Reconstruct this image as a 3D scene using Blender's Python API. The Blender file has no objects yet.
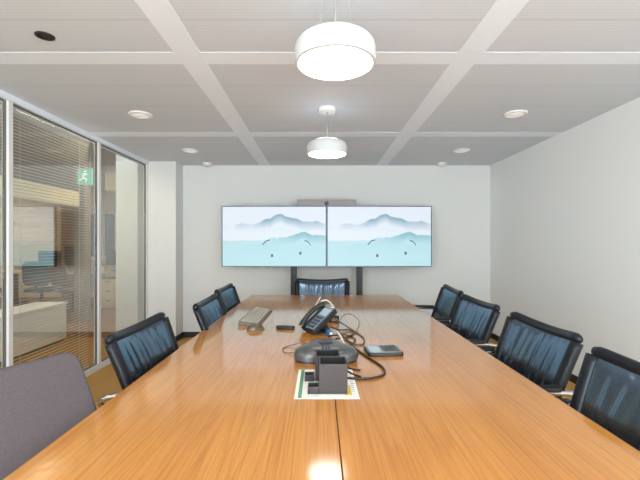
import bpy, bmesh, math, random
from mathutils import Vector, Matrix
random.seed(7)
PI = math.pi
S = bpy.context.scene
COL = S.collection

# ------------------------------------------------------------------ materials
def lin(c):
    c = c / 255.0
    return c / 12.92 if c <= 0.04045 else ((c + 0.055) / 1.055) ** 2.4
def rgb(r, g, b): return (lin(r), lin(g), lin(b), 1.0)

def new_mat(name):
    m = bpy.data.materials.new(name); m.use_nodes = True
    nt = m.node_tree; b = nt.nodes['Principled BSDF']
    return m, nt, b
def N(nt, t, **kw):
    n = nt.nodes.new(t)
    for k, v in kw.items(): setattr(n, k, v)
    return n
def plain(name, col, rough=0.5, metal=0.0, noise=0.04, scale=30, bump=0.0, bscale=200, spec=0.5, coat=0.0):
    """procedural paint/plastic: slight colour variation from a noise texture and optional bump"""
    m, nt, b = new_mat(name); L = nt.links.new
    tc = N(nt, 'ShaderNodeTexCoord'); ns = N(nt, 'ShaderNodeTexNoise'); ns.inputs['Scale'].default_value = scale
    L(tc.outputs['Object'], ns.inputs['Vector'])
    mx = N(nt, 'ShaderNodeMix', data_type='RGBA')
    mx.inputs[6].default_value = tuple(c * (1 - noise) for c in col[:3]) + (1,)
    mx.inputs[7].default_value = tuple(min(1, c * (1 + noise)) for c in col[:3]) + (1,)
    L(ns.outputs['Fac'], mx.inputs[0]); L(mx.outputs[2], b.inputs['Base Color'])
    b.inputs['Roughness'].default_value = rough; b.inputs['Metallic'].default_value = metal
    b.inputs['Specular IOR Level'].default_value = spec
    b.inputs['Coat Weight'].default_value = coat
    if bump:
        n2 = N(nt, 'ShaderNodeTexNoise'); n2.inputs['Scale'].default_value = bscale
        L(tc.outputs['Object'], n2.inputs['Vector'])
        bp = N(nt, 'ShaderNodeBump'); bp.inputs['Strength'].default_value = bump; bp.inputs['Distance'].default_value = 0.002
        L(n2.outputs['Fac'], bp.inputs['Height']); L(bp.outputs['Normal'], b.inputs['Normal'])
    return m
def glow(name, col, strength, base=None):
    m, nt, b = new_mat(name)
    b.inputs['Base Color'].default_value = base or col
    b.inputs['Emission Color'].default_value = col; b.inputs['Emission Strength'].default_value = strength
    b.inputs['Roughness'].default_value = 0.4
    return m
def glass_mat(name, ior=1.55, tint=(0.93, 0.96, 0.95, 1)):
    m = bpy.data.materials.new(name); m.use_nodes = True; nt = m.node_tree; L = nt.links.new
    nt.nodes.clear()
    o = N(nt, 'ShaderNodeOutputMaterial'); t = N(nt, 'ShaderNodeBsdfTransparent'); g = N(nt, 'ShaderNodeBsdfGlossy')
    t.inputs[0].default_value = tint; g.inputs['Roughness'].default_value = 0.0; g.inputs[0].default_value = (1, 1, 1, 1)
    lw = N(nt, 'ShaderNodeLayerWeight'); lw.inputs['Blend'].default_value = 0.5
    p5 = N(nt, 'ShaderNodeMath', operation='POWER'); p5.inputs[1].default_value = 4.0; L(lw.outputs['Facing'], p5.inputs[0])
    r0 = ((ior-1)/(ior+1))**2
    f = N(nt, 'ShaderNodeMapRange'); f.inputs[3].default_value = r0; f.inputs[4].default_value = 1.0; L(p5.outputs[0], f.inputs[0])
    mx = N(nt, 'ShaderNodeMixShader'); L(f.outputs[0], mx.inputs[0]); L(t.outputs[0], mx.inputs[1]); L(g.outputs[0], mx.inputs[2])
    L(mx.outputs[0], o.inputs[0]); return m

def wood_mat():
    m, nt, b = new_mat('oak_veneer'); L = nt.links.new
    tc = N(nt, 'ShaderNodeTexCoord')
    mp = N(nt, 'ShaderNodeMapping'); mp.inputs['Scale'].default_value = (1.0, 0.04, 1.0)
    L(tc.outputs['Object'], mp.inputs['Vector'])
    # cathedral figure : contour lines of a stretched noise field
    n1 = N(nt, 'ShaderNodeTexNoise'); n1.inputs['Scale'].default_value = 4.2; n1.inputs['Detail'].default_value = 2.0; n1.inputs['Roughness'].default_value = 0.45
    L(mp.outputs[0], n1.inputs['Vector'])
    mu = N(nt, 'ShaderNodeMath', operation='MULTIPLY'); mu.inputs[1].default_value = 26.0; L(n1.outputs['Fac'], mu.inputs[0])
    fr = N(nt, 'ShaderNodeMath', operation='FRACT'); L(mu.outputs[0], fr.inputs[0])
    r1 = N(nt, 'ShaderNodeValToRGB'); r1.color_ramp.elements[0].position = 0.0; r1.color_ramp.elements[0].color = (0.0, 0.0, 0.0, 1)
    r1.color_ramp.elements[1].position = 0.45; r1.color_ramp.elements[1].color = (1, 1, 1, 1)
    e = r1.color_ramp.elements.new(0.93); e.color = (0.85, 0.85, 0.85, 1); e = r1.color_ramp.elements.new(1.0); e.color = (0.1, 0.1, 0.1, 1)
    L(fr.outputs[0], r1.inputs[0])
    # fine pores
    mp2 = N(nt, 'ShaderNodeMapping'); mp2.inputs['Scale'].default_value = (1.0, 0.02, 1.0); L(tc.outputs['Object'], mp2.inputs['Vector'])
    n2 = N(nt, 'ShaderNodeTexNoise'); n2.inputs['Scale'].default_value = 170; n2.inputs['Detail'].default_value = 3; L(mp2.outputs[0], n2.inputs['Vector'])
    # broad board tone
    n3 = N(nt, 'ShaderNodeTexNoise'); n3.inputs['Scale'].default_value = 6.0; n3.inputs['Detail'].default_value = 1; L(mp2.outputs[0], n3.inputs['Vector'])
    a1 = N(nt, 'ShaderNodeMix', data_type='RGBA'); a1.inputs[6].default_value = rgb(206, 134, 50); a1.inputs[7].default_value = rgb(217, 147, 62)
    L(r1.outputs[0], a1.inputs[0])
    a2 = N(nt, 'ShaderNodeMix', data_type='RGBA', blend_type='MULTIPLY'); a2.inputs[0].default_value = 0.28; L(a1.outputs[2], a2.inputs[6])
    r2 = N(nt, 'ShaderNodeValToRGB'); r2.color_ramp.elements[0].position = 0.32; r2.color_ramp.elements[0].color = rgb(170, 120, 70); r2.color_ramp.elements[1].position = 0.6; r2.color_ramp.elements[1].color = (1, 1, 1, 1)
    L(n2.outputs['Fac'], r2.inputs[0]); L(r2.outputs[0], a2.inputs[7])
    a3 = N(nt, 'ShaderNodeMix', data_type='RGBA', blend_type='MULTIPLY'); a3.inputs[0].default_value = 0.25; L(a2.outputs[2], a3.inputs[6])
    r3 = N(nt, 'ShaderNodeValToRGB'); r3.color_ramp.elements[0].position = 0.35; r3.color_ramp.elements[0].color = rgb(200, 165, 120); r3.color_ramp.elements[1].position = 0.65; r3.color_ramp.elements[1].color = (1, 1, 1, 1)
    L(n3.outputs['Fac'], r3.inputs[0]); L(r3.outputs[0], a3.inputs[7])
    L(a3.outputs[2], b.inputs['Base Color'])
    b.inputs['Roughness'].default_value = 0.4; b.inputs['Specular IOR Level'].default_value = 0.15
    b.inputs['Coat Weight'].default_value = 1.0; b.inputs['Coat Roughness'].default_value = 0.10; b.inputs['Coat IOR'].default_value = 1.8
    return m

def leather_mat(name, r0, r1, ior, tint):
    m, nt, b = new_mat(name); L = nt.links.new
    tc = N(nt, 'ShaderNodeTexCoord')
    ns = N(nt, 'ShaderNodeTexNoise'); ns.inputs['Scale'].default_value = 9; ns.inputs['Detail'].default_value = 1; L(tc.outputs['Object'], ns.inputs['Vector'])
    r = N(nt, 'ShaderNodeMapRange'); r.inputs[3].default_value = r0; r.inputs[4].default_value = r1; L(ns.outputs['Fac'], r.inputs[0]); L(r.outputs[0], b.inputs['Roughness'])
    b.inputs['Base Color'].default_value = rgb(22, 23, 29); b.inputs['IOR'].default_value = ior
    b.inputs['Specular Tint'].default_value = tint  # blue in the tint stands in for the screens' reflected glow
    return m

def fabric_mat(name, c1, c2, scale=400):
    m, nt, b = new_mat(name); L = nt.links.new
    tc = N(nt, 'ShaderNodeTexCoord'); ns = N(nt, 'ShaderNodeTexNoise'); ns.inputs['Scale'].default_value = scale; ns.inputs['Detail'].default_value = 2
    L(tc.outputs['Object'], ns.inputs['Vector'])
    mx = N(nt, 'ShaderNodeValToRGB'); mx.color_ramp.elements[0].position = .35; mx.color_ramp.elements[0].color = c1; mx.color_ramp.elements[1].position = .65; mx.color_ramp.elements[1].color = c2
    L(ns.outputs['Fac'], mx.inputs[0]); L(mx.outputs[0], b.inputs['Base Color'])
    b.inputs['Roughness'].default_value = 0.95; b.inputs['Specular IOR Level'].default_value = 0.15
    bp = N(nt, 'ShaderNodeBump'); bp.inputs['Strength'].default_value = 0.5; bp.inputs['Distance'].default_value = 0.002
    L(ns.outputs['Fac'], bp.inputs['Height']); L(bp.outputs[0], b.inputs['Normal'])
    return m

def ceiling_mat():
    m, nt, b = new_mat('perforated_ceiling_panel'); L = nt.links.new
    tc = N(nt, 'ShaderNodeTexCoord'); sp = N(nt, 'ShaderNodeSeparateXYZ'); L(tc.outputs['Object'], sp.inputs[0])
    def lines(out, period, off, width):
        a = N(nt, 'ShaderNodeMath', operation='ADD'); a.inputs[1].default_value = off; L(out, a.inputs[0])
        d = N(nt, 'ShaderNodeMath', operation='DIVIDE'); d.inputs[1].default_value = period; L(a.outputs[0], d.inputs[0])
        f = N(nt, 'ShaderNodeMath', operation='FRACT'); L(d.outputs[0], f.inputs[0])
        l = N(nt, 'ShaderNodeMath', operation='LESS_THAN'); l.inputs[1].default_value = width; L(f.outputs[0], l.inputs[0])
        return l.outputs[0]
    seam = lines(sp.outputs['Y'], 0.4025, 10 * 0.4025 - 2.32, 0.02)
    fine = lines(sp.outputs['Y'], 0.0235, 0.0, 0.42)
    c = N(nt, 'ShaderNodeMix', data_type='RGBA'); c.inputs[6].default_value = rgb(218, 222, 229); c.inputs[7].default_value = rgb(212, 216, 223); L(fine, c.inputs[0])
    c2 = N(nt, 'ShaderNodeMix', data_type='RGBA'); c2.inputs[7].default_value = rgb(200, 200, 203); L(c.outputs[2], c2.inputs[6]); L(seam, c2.inputs[0])
    ns = N(nt, 'ShaderNodeTexNoise'); ns.inputs['Scale'].default_value = 1.2; L(tc.outputs['Object'], ns.inputs['Vector'])
    c3 = N(nt, 'ShaderNodeMix', data_type='RGBA', blend_type='MULTIPLY'); c3.inputs[0].default_value = 0.06; L(c2.outputs[2], c3.inputs[6]); L(ns.outputs['Color'], c3.inputs[7])
    L(c3.outputs[2], b.inputs['Base Color']); b.inputs['Roughness'].default_value = 0.6
    return m

def screen_mat():
    """misty mountain picture on the screens (self-lit)"""
    m, nt, b = new_mat('screen_picture'); L = nt.links.new
    uv = N(nt, 'ShaderNodeUVMap'); sp = N(nt, 'ShaderNodeSeparateXYZ'); L(uv.outputs[0], sp.inputs[0])
    U, V = sp.outputs['X'], sp.outputs['Y']
    def M(op, a, c, clamp=False):
        n = N(nt, 'ShaderNodeMath', operation=op); n.use_clamp = clamp
        for i, x in enumerate((a, c)):
            if x is None: continue
            if isinstance(x, (int, float)): n.inputs[i].default_value = x
            else: L(x, n.inputs[i])
        return n.outputs[0]
    def mix(f, a, c):
        n = N(nt, 'ShaderNodeMix', data_type='RGBA'); L(f, n.inputs[0])
        for i, x in ((6, a), (7, c)):
            if isinstance(x, tuple): n.inputs[i].default_value = x
            else: L(x, n.inputs[i])
        return n.outputs[2]
    sky = mix(V, rgb(222, 238, 244), rgb(228, 236, 247))
    cur = sky
    # (centre list of peaks as (u0, width, height)), base, crest colour, mist colour, fade length, noise
    layers = [
        ([(0.56, 0.11, 0.20), (0.42, 0.05, 0.04), (0.70, 0.06, 0.05), (0.88, 0.10, 0.07), (0.22, 0.09, 0.03)], 0.67, rgb(112, 160, 184), rgb(226, 236, 245), 0.17, 0.06, 3.0),
        ([(0.30, 0.16, 0.05), (0.62, 0.12, 0.03)], 0.60, rgb(200, 222, 233), rgb(228, 238, 246), 0.10, 0.03, 11.0),
        ([(0.78, 0.10, 0.13), (0.98, 0.10, 0.07), (0.60, 0.10, 0.04)], 0.43, rgb(122, 184, 196), rgb(194, 228, 234), 0.17, 0.05, 23.0),
        ([(0.40, 0.22, 0.08), (0.85, 0.2, 0.05)], 0.31, rgb(178, 220, 228), rgb(192, 230, 237), 0.22, 0.02, 31.0)]
    for peaks, base, crest, mist, fade, na, seed in layers:
        h = None
        for u0, w, a in peaks:
            d = M('DIVIDE', M('SUBTRACT', U, u0), w); g = M('MULTIPLY', M('DIVIDE', 1.0, M('ADD', M('MULTIPLY', d, d), 1.0)), a)
            h = g if h is None else M('ADD', h, g)
        cv = N(nt, 'ShaderNodeCombineXYZ'); L(M('MULTIPLY', U, 9.0), cv.inputs[0]); cv.inputs[1].default_value = seed; 
        ns = N(nt, 'ShaderNodeTexNoise'); ns.inputs['Scale'].default_value = 1.0; ns.inputs['Detail'].default_value = 4; L(cv.outputs[0], ns.inputs['Vector'])
        h = M('ADD', M('ADD', h, base), M('MULTIPLY', M('SUBTRACT', ns.outputs['Fac'], 0.5), na * 2))
        depth = M('SUBTRACT', h, V)
        pk = M('ADD', M('MULTIPLY', M('SUBTRACT', h, base+.03), 9.0), 0.12, True)
        mask = M('DIVIDE', depth, 0.02, True); fd = M('DIVIDE', depth, fade, True); fd = M('SUBTRACT', 1.0, M('MULTIPLY', M('SUBTRACT', 1.0, fd), pk)); _u = M('DIVIDE', depth, fade, True)
        cur = mix(mask, cur, mix(fd, crest, mist))
    b.inputs['Base Color'].default_value = (0.01, 0.01, 0.01, 1); b.inputs['Roughness'].default_value = 0.3; b.inputs['Specular IOR Level'].default_value = 0.12
    L(cur, b.inputs['Emission Color']); b.inputs['Emission Strength'].default_value = 0.83
    return m

M_ = dict(
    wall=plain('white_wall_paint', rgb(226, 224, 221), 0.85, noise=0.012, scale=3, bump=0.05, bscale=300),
    brightwall=plain('brightened_wall_paint', rgb(244, 244, 243), 0.85, noise=0.008, scale=3, bump=0.05, bscale=300), ceil=ceiling_mat(), strip=plain('ceiling_strip_paint', rgb(238, 243, 252), 0.6, noise=0.01),  # right wall lightened in colour in place of more light on it
    carpet=fabric_mat('ochre_carpet', rgb(176, 130, 70), rgb(212, 166, 102), 260),
    base=plain('black_baseboard', rgb(30, 28, 27), 0.5), frame=plain('partition_frame_paint', rgb(228, 223, 220), 0.45, noise=0.01),
    gasket=plain('dark_gasket', rgb(104, 100, 98), 0.6), glass=glass_mat('partition_glass', 2.4), tinted=glass_mat('tinted_window_glass', 1.5, (0.045, 0.06, 0.062, 1)), paneglass=glass_mat('window_glass', 1.45),
    blind=plain('blind_slat', rgb(226, 224, 218), 0.5), oak=wood_mat(), leather=leather_mat('black_leather', .21, .25, 3.2, (0.50, 0.74, 1.0, 1)), trimleather=leather_mat('black_leather_piping', .34, .42, 1.42, (0.9, 0.95, 1.0, 1)),
    chrome=plain('chrome', rgb(176, 176, 180), 0.2, 1.0, 0.01), blackplastic=plain('black_plastic', rgb(30, 29, 30), 0.45, bump=.1),
    armpad=plain('black_arm_pad', rgb(20, 20, 21), 0.5), greyfab=fabric_mat('mauve_grey_upholstery', rgb(86, 77, 79), rgb(106, 96, 98), 500),
    steel=plain('dark_steel', rgb(44, 43, 44), 0.5, 0.0), bezel=plain('tv_bezel', rgb(80, 90, 104), 0.35, 0.3),
    tvback=plain('tv_back_plastic', rgb(28, 28, 30), 0.5), screen=screen_mat(), pilot=glow('screen_picture_dark', rgb(50, 62, 76), 1.0),
    wing=glow('screen_picture_wing', rgb(120, 152, 168), 1.0),
    bar=plain('grey_bar_plastic', rgb(150, 143, 140), 0.5), lens=plain('camera_lens', rgb(14, 14, 16), 0.15),
    drum=glow('lamp_drum_opal', rgb(252, 252, 252), 0.02, rgb(205, 205, 204)), diff=glow('lamp_diffuser', rgb(255, 252, 249), 9.0), upl=glow('lamp_uplight', rgb(240, 246, 255), 2.2),
    cable=plain('grey_cable', rgb(150, 148, 146), 0.5), whitep=plain('white_plastic', rgb(236, 234, 231), 0.5, noise=.01),
    dl=glow('downlight_diffuser', rgb(255, 251, 246), 0.2), hole=plain('dark_recess', rgb(38, 28, 22), 0.6),
    phone=plain('phone_black', rgb(38, 37, 39), 0.4), phoneface=plain('phone_face_grey', rgb(126, 138, 152), 0.35, 0.2),
    lcd=plain('grey_lcd', rgb(176, 190, 200), 0.2), keys=plain('phone_keys', rgb(70, 74, 80), 0.4),
    conf=plain('conference_phone_grey', rgb(92, 92, 92), 0.3, 0.35), confdark=plain('conference_phone_rim', rgb(44, 42, 42), 0.4),
    cup=plain('taupe_pen_cup', rgb(54, 46, 45), 0.45), cupin=plain('cup_inside_shade', rgb(26, 23, 22), 0.7),
    paper=plain('printed_paper', rgb(243, 240, 230), 0.7, noise=.01), green=plain('green_print', rgb(98, 150, 116), 0.7),
    yellow=plain('yellow_print', rgb(226, 190, 84), 0.7), ink=plain('grey_print', rgb(176, 182, 176), 0.7),
    kbd=plain('keyboard_body', rgb(108, 97, 84), 0.45), keycap=plain('keyboard_keys', rgb(184, 174, 156), 0.5),
    mousetop=plain('wood_reflect_mouse_shell', rgb(104, 90, 74), 0.25, 0.4), silver=plain('brushed_silver', rgb(150, 142, 132), 0.3, 0.5), blue=plain('blue_plug', rgb(44, 100, 150), 0.4),  # mouse shell browned to stand for wood reflected in its silver
    black_cable=plain('black_cable', rgb(38, 35, 38), 0.45), grey_cable=plain('mid_grey_cable', rgb(108, 98, 92), 0.5), white_cable=plain('white_cable', rgb(222, 216, 208), 0.5),
    cream=plain('cream_paint', rgb(236, 222, 184), 0.8), offwall=plain('office_wall_paint', rgb(222, 206, 176), 0.85, noise=.08, scale=5),
    offceil=plain('office_ceiling_grey', rgb(150, 144, 140), 0.8), stub=plain('grey_wall_paint', rgb(205, 208, 206), 0.85), brick=plain('brown_panel', rgb(150, 118, 96), 0.8, noise=.15, scale=12),
    offcol=plain('grey_column_paint', rgb(142, 134, 126), 0.8), offfloor=fabric_mat('office_carpet', rgb(118, 84, 52), rgb(160, 118, 78), 90),
    desk=plain('pale_desk_top', rgb(214, 198, 164), 0.5), deskmetal=plain('desk_metal', rgb(60, 60, 58), 0.5), cabinet=plain('white_cabinet', rgb(244, 243, 240), 0.5, noise=.01),
    monitor=plain('monitor_plastic', rgb(40, 40, 40), 0.4), chairfab=plain('dark_chair_fabric', rgb(48, 48, 46), 0.9), redfab=plain('rust_chair_fabric', rgb(96, 50, 38), 0.9),
    exitg=glow('exit_sign_green', rgb(104, 186, 160), 0.75), exitw=glow('exit_sign_white', rgb(235, 250, 244), 1.0),
    offfill=glow('office_fill_light', rgb(255, 238, 212), 18.0), bluepanel=plain('blue_grey_panel', rgb(160, 172, 186), 0.7),
)

# ------------------------------------------------------------------ mesh helpers
def link(name, bm, mat, parent=None, smooth=False, bevel=0.0, seg=2, subsurf=0, autosmooth=None):
    bmesh.ops.recalc_face_normals(bm, faces=bm.faces[:])
    me = bpy.data.meshes.new(name); bm.to_mesh(me); bm.free()
    me.materials.append(mat)
    o = bpy.data.objects.new(name, me); COL.objects.link(o)
    if parent: o.parent = parent
    if bevel:
        md = o.modifiers.new('bevel', 'BEVEL'); md.width = bevel; md.segments = seg; md.limit_method = 'ANGLE'; md.angle_limit = 0.6; md.harden_normals = True
        smooth = True
    if subsurf:
        md = o.modifiers.new('subsurf', 'SUBSURF'); md.levels = md.render_levels = subsurf; smooth = True
    if smooth:
        for p in me.polygons: p.use_smooth = True
        if autosmooth is not None:
            me.set_sharp_from_angle(angle=autosmooth)
    return o
def box(bm, a, b, mat4=None):
    x0, y0, z0 = a; x1, y1, z1 = b
    vs = [bm.verts.new(Vector(p) if mat4 is None else mat4 @ Vector(p)) for p in
          ((x0,y0,z0),(x1,y0,z0),(x1,y1,z0),(x0,y1,z0),(x0,y0,z1),(x1,y0,z1),(x1,y1,z1),(x0,y1,z1))]
    for f in ((0,3,2,1),(4,5,6,7),(0,1,5,4),(1,2,6,5),(2,3,7,6),(3,0,4,7)): bm.faces.new([vs[i] for i in f])
    return bm
def B(a, b, m4=None): return box(bmesh.new(), a, b, m4)
def lathe(bm, prof, c=(0,0,0), n=40, m4=None):
    rings = []
    for r, z in prof:
        if r < 1e-6:
            p = Vector((c[0], c[1], c[2]+z)); rings.append([bm.verts.new(m4 @ p if m4 else p)])
        else:
            ring = []
            for k in range(n):
                p = Vector((c[0]+r*math.cos(2*PI*k/n), c[1]+r*math.sin(2*PI*k/n), c[2]+z)); ring.append(bm.verts.new(m4 @ p if m4 else p))
            rings.append(ring)
    for A, C in zip(rings, rings[1:]):
        if len(A) == 1 and len(C) == 1: continue
        for k in range(n):
            k2 = (k+1) % n
            if len(A) == 1: bm.faces.new((A[0], C[k2], C[k]))
            elif len(C) == 1: bm.faces.new((A[k], A[k2], C[0]))
            else: bm.faces.new((A[k], A[k2], C[k2], C[k]))
    return bm
def smoothpath(pts, n=8, closed=False):
    P = [Vector(p) for p in pts]; out = []
    L = len(P)
    for i in range(L if closed else L-1):
        if closed: a, b, c, d = P[i-1], P[i], P[(i+1) % L], P[(i+2) % L]
        else: a, b, c, d = P[max(i-1,0)], P[i], P[i+1], P[min(i+2,L-1)]
        for k in range(n):
            t = k/n
            out.append(0.5*((2*b)+(c-a)*t+(2*a-5*b+4*c-d)*t*t+(3*b-a-3*c+d)*t**3))
    if not closed: out.append(P[-1])
    return out
def sweep(bm, pts, r, n=10, closed=False, sx=1.0, sy=1.0, up=None, caps=True):
    pts = [Vector(p) for p in pts]; L = len(pts); rings = []
    t0 = (pts[1]-pts[0]).normalized()
    nrm = Vector(up) if up else (Vector((0,0,1)) if abs(t0.z) < 0.9 else Vector((1,0,0)))
    nrm = (nrm - t0*nrm.dot(t0)).normalized()
    for i in range(L):
        if closed: t = (pts[(i+1) % L]-pts[i-1]).normalized()
        else: t = (pts[min(i+1,L-1)]-pts[max(i-1,0)]).normalized()
        nrm = (nrm - t*nrm.dot(t))
        nrm = nrm.normalized() if nrm.length > 1e-6 else t.orthogonal().normalized()
        bi = t.cross(nrm); rr = r(i/(L-1)) if callable(r) else r
        rings.append([bm.verts.new(pts[i] + (nrm*math.cos(2*PI*k/n)*sx + bi*math.sin(2*PI*k/n)*sy)*rr) for k in range(n)])
    for i in range(L if closed else L-1):
        A, C = rings[i], rings[(i+1) % L]
        for k in range(n): bm.faces.new((A[k], A[(k+1)%n], C[(k+1)%n], C[k]))
    if caps and not closed:
        bm.faces.new(rings[0][::-1]); bm.faces.new(rings[-1])
    return bm
def prism(bm, poly, z0, z1, m4=None):
    lo = [bm.verts.new((m4 @ Vector((x,y,z0))) if m4 else Vector((x,y,z0))) for x, y in poly]
    hi = [bm.verts.new((m4 @ Vector((x,y,z1))) if m4 else Vector((x,y,z1))) for x, y in poly]
    bm.faces.new(lo[::-1]); bm.faces.new(hi); n = len(poly)
    for k in range(n): bm.faces.new((lo[k], lo[(k+1)%n], hi[(k+1)%n], hi[k]))
    return bm
def rrect(w, d, r, n=5):
    out = []
    for cx, cy, a0 in ((w/2-r, d/2-r, 0), (-w/2+r, d/2-r, PI/2), (-w/2+r, -d/2+r, PI), (w/2-r, -d/2+r, 1.5*PI)):
        for k in range(n+1):
            a = a0 + PI/2*k/n; out.append((cx+r*math.cos(a), cy+r*math.sin(a)))
    return out

def tag(o, label, cat, group=None, kind=None):
    o['label'] = label; o['category'] = cat
    if group: o['group'] = group
    if kind: o['kind'] = kind
    return o
def thing(name, label, cat, loc=(0,0,0), rz=0.0, group=None):
    o = bpy.data.objects.new(name, None); COL.objects.link(o); o.empty_display_size = .1
    o.location = loc; o.rotation_euler = (0, 0, rz)
    return tag(o, label, cat, group)
def struct(name, bm, mat, label=None, cat=None, parent=None, **kw):
    o = link(name, bm, mat, parent, **kw)
    if parent is None:
        o['kind'] = 'structure'
        if label: o['label'] = label; o['category'] = cat
    return o
def dup(root, loc, rz, label):
    kids = {}
    for o in COL.objects:
        if o.parent: kids.setdefault(o.parent.name, []).append(o)
    def rec(o, parent):
        c = o.copy(); COL.objects.link(c)
        if parent: c.parent = parent
        for k in kids.get(o.name, []): rec(k, c)
        return c
    r = rec(root, None); r.location = loc; r.rotation_euler = (0, 0, rz); r['label'] = label
    return r

# ------------------------------------------------------------------ room
XL, XR, YB, YF, H = -2.29, 2.41, 5.49, -1.6, 2.415     # left glazing, right wall, screen wall, wall behind, ceiling height
XG = -2.318                                             # glass plane
struct('floor', B((XL-0.13, YF, -0.1), (XR, YB, 0)), M_['carpet'], 'ochre brown carpet floor of the meeting room', 'floor')
struct('ceiling', B((XL-0.13, YF, H), (XR, YB, H+0.1)), M_['ceil'], 'grey perforated panel ceiling', 'ceiling')
struct('wall_back', B((XL-0.13, YB, -0.1), (XR+0.1, YB+0.12, H+0.1)), M_['wall'], 'white painted wall behind the two screens', 'wall')
struct('wall_right', B((XR, YF-0.1, -0.1), (XR+0.1, YB, H+0.1)), M_['brightwall'], 'plain white wall on the right', 'wall')
struct('wall_left', B((XL-0.13, YF, -0.1), (XL, -0.64, H+0.1)), M_['wall'], 'white wall next to the glazing', 'wall')
struct('wall_corner', B((XL-0.0, 5.22, 0), (-1.915, YB, H)), M_['wall'], 'white boxed column in the far left corner', 'wall')
struct('baseboard_back', B((-1.903, YB-0.012, 0), (XR, YB, 0.075)), M_['base'], 'black baseboard under the screen wall', 'baseboard')
struct('baseboard_right', B((XR-0.012, YF, 0), (XR, YB-0.012, 0.075)), M_['base'], 'black baseboard along the right wall', 'baseboard')
bm = B((XL+0.0, 5.208, 0), (-1.903, 5.22, 0.075)); box(bm, (-1.915, 5.22, 0), (-1.903, YB, 0.075))
struct('baseboard_corner', bm, M_['base'], 'black baseboard around the corner column', 'baseboard')
# rear wall behind the camera; its wide window is added for fill daylight
WX0, WX1, WZ0, WZ1 = -2.1, 2.2, 0.25, 2.36
bm = bmesh.new()
box(bm, (XL-0.13, YF-0.1, -0.1), (WX0, YF, H+0.1)); box(bm, (WX1, YF-0.1, -0.1), (XR, YF, H+0.1))
box(bm, (WX0, YF-0.1, -0.1), (WX1, YF, WZ0)); box(bm, (WX0, YF-0.1, WZ1), (WX1, YF, H+0.1))
struct('wall_front', bm, M_['wall'], 'white wall facing the screens, opened for an added window', 'wall')
bm = bmesh.new(); e = .05
for a, b in (((WX0, WZ0), (WX1, WZ0+e)), ((WX0, WZ1-e), (WX1, WZ1)), ((WX0, WZ0+e), (WX0+e, WZ1-e)), ((WX1-e, WZ0+e), (WX1, WZ1-e)), ((-.7, WZ0+e), (-.65, WZ1-e)), ((.75, WZ0+e), (.8, WZ1-e))):
    box(bm, (a[0], YF-0.07, a[1]), (b[0], YF-0.03, b[1]))
w = struct('window_4', bm, M_['frame'], 'unseen wide window added behind the viewer for daylight fill', 'window')
for a, b in ((WX0+e, -.7), (-.65, .75), (.8, WX1-e)): link('window_pane', B((a, YF-0.053, WZ0+e), (b, YF-0.047, WZ1-e)), M_['paneglass'], w)

# ceiling strips
k = 1
def strip(a, b, label):
    global k
    struct('trim_%d' % k, B(a, b), M_['strip'], label, 'ceiling strip'); k += 1
strip((-0.76-.075, YF, H-0.003), (-0.76+.075, YB, H+0.01), 'white strip running lengthwise on the left half of the ceiling')
strip((0.877-.075, YF, H-0.003), (0.877+.075, YB, H+0.01), 'white strip running lengthwise on the right half of the ceiling')
for y, lb in ((2.32, 'white cross strip on the ceiling above the nearer pendant lamp'), (3.93, 'white cross strip on the ceiling beyond the farther pendant lamp')):
    strip((XL, y-.075, H-0.0015), (XR, y+.075, H+0.012), lb)
strip((XL-0.1, -0.64, H-0.045), (XL+0.012, 5.22, H), 'white head rail along the top of the glazing')

# ------------------------------------------------------------------ glazed partition
posts = (1.72, 2.90, 4.08, 5.22, 0.54, -0.64)
wlab = ('leftmost glazed panel, cut by the picture edge', 'large glazed panel in the middle of the glass partition', 'glazed panel at the far end beside the corner column', 'unseen glazed panel added left of the viewer to let light in', 'unseen glazed panel added behind the viewer on the left to let light in')
spans = ((1.72, 2.90, 1), (2.90, 4.08, 2), (4.08, 5.22, 3), (0.54, 1.72, 6), (-0.64, 0.54, 7))  # last two spans are unseen glazing added to pass light to the right wall
for i, (y0, y1, wn) in enumerate(spans):
    bm = bmesh.new()
    box(bm, (XL-0.05, y0, 0), (XL, y0+0.022, H-0.045)); box(bm, (XL-0.05, y1-0.022, 0), (XL, y1, H-0.045))
    box(bm, (XL-0.05, y0+0.022, 0), (XL, y1-0.022, 0.06))
    w = struct('window_%d' % wn, bm, M_['frame'], wlab[i], 'window', bevel=0.002)
    bm = bmesh.new(); g = 0.009
    for a, b in (((y0+.022, .06), (y0+.022+g, H-.045)), ((y1-.022-g, .06), (y1-.022, H-.045)), ((y0+.022+g, .06), (y1-.022-g, .06+g)), ((y0+.022+g, H-.045-g), (y1-.022-g, H-.045))):
        box(bm, (XG-0.010, a[0], a[1]), (XG+0.010, b[0], b[1]))
    link('gasket', bm, M_['gasket'], w)
    link('glass_pane', B((XG-0.001, y0+.034, .072), (XG+0.001, y1-.034, H-.057)), M_['glass'], w)
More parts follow.
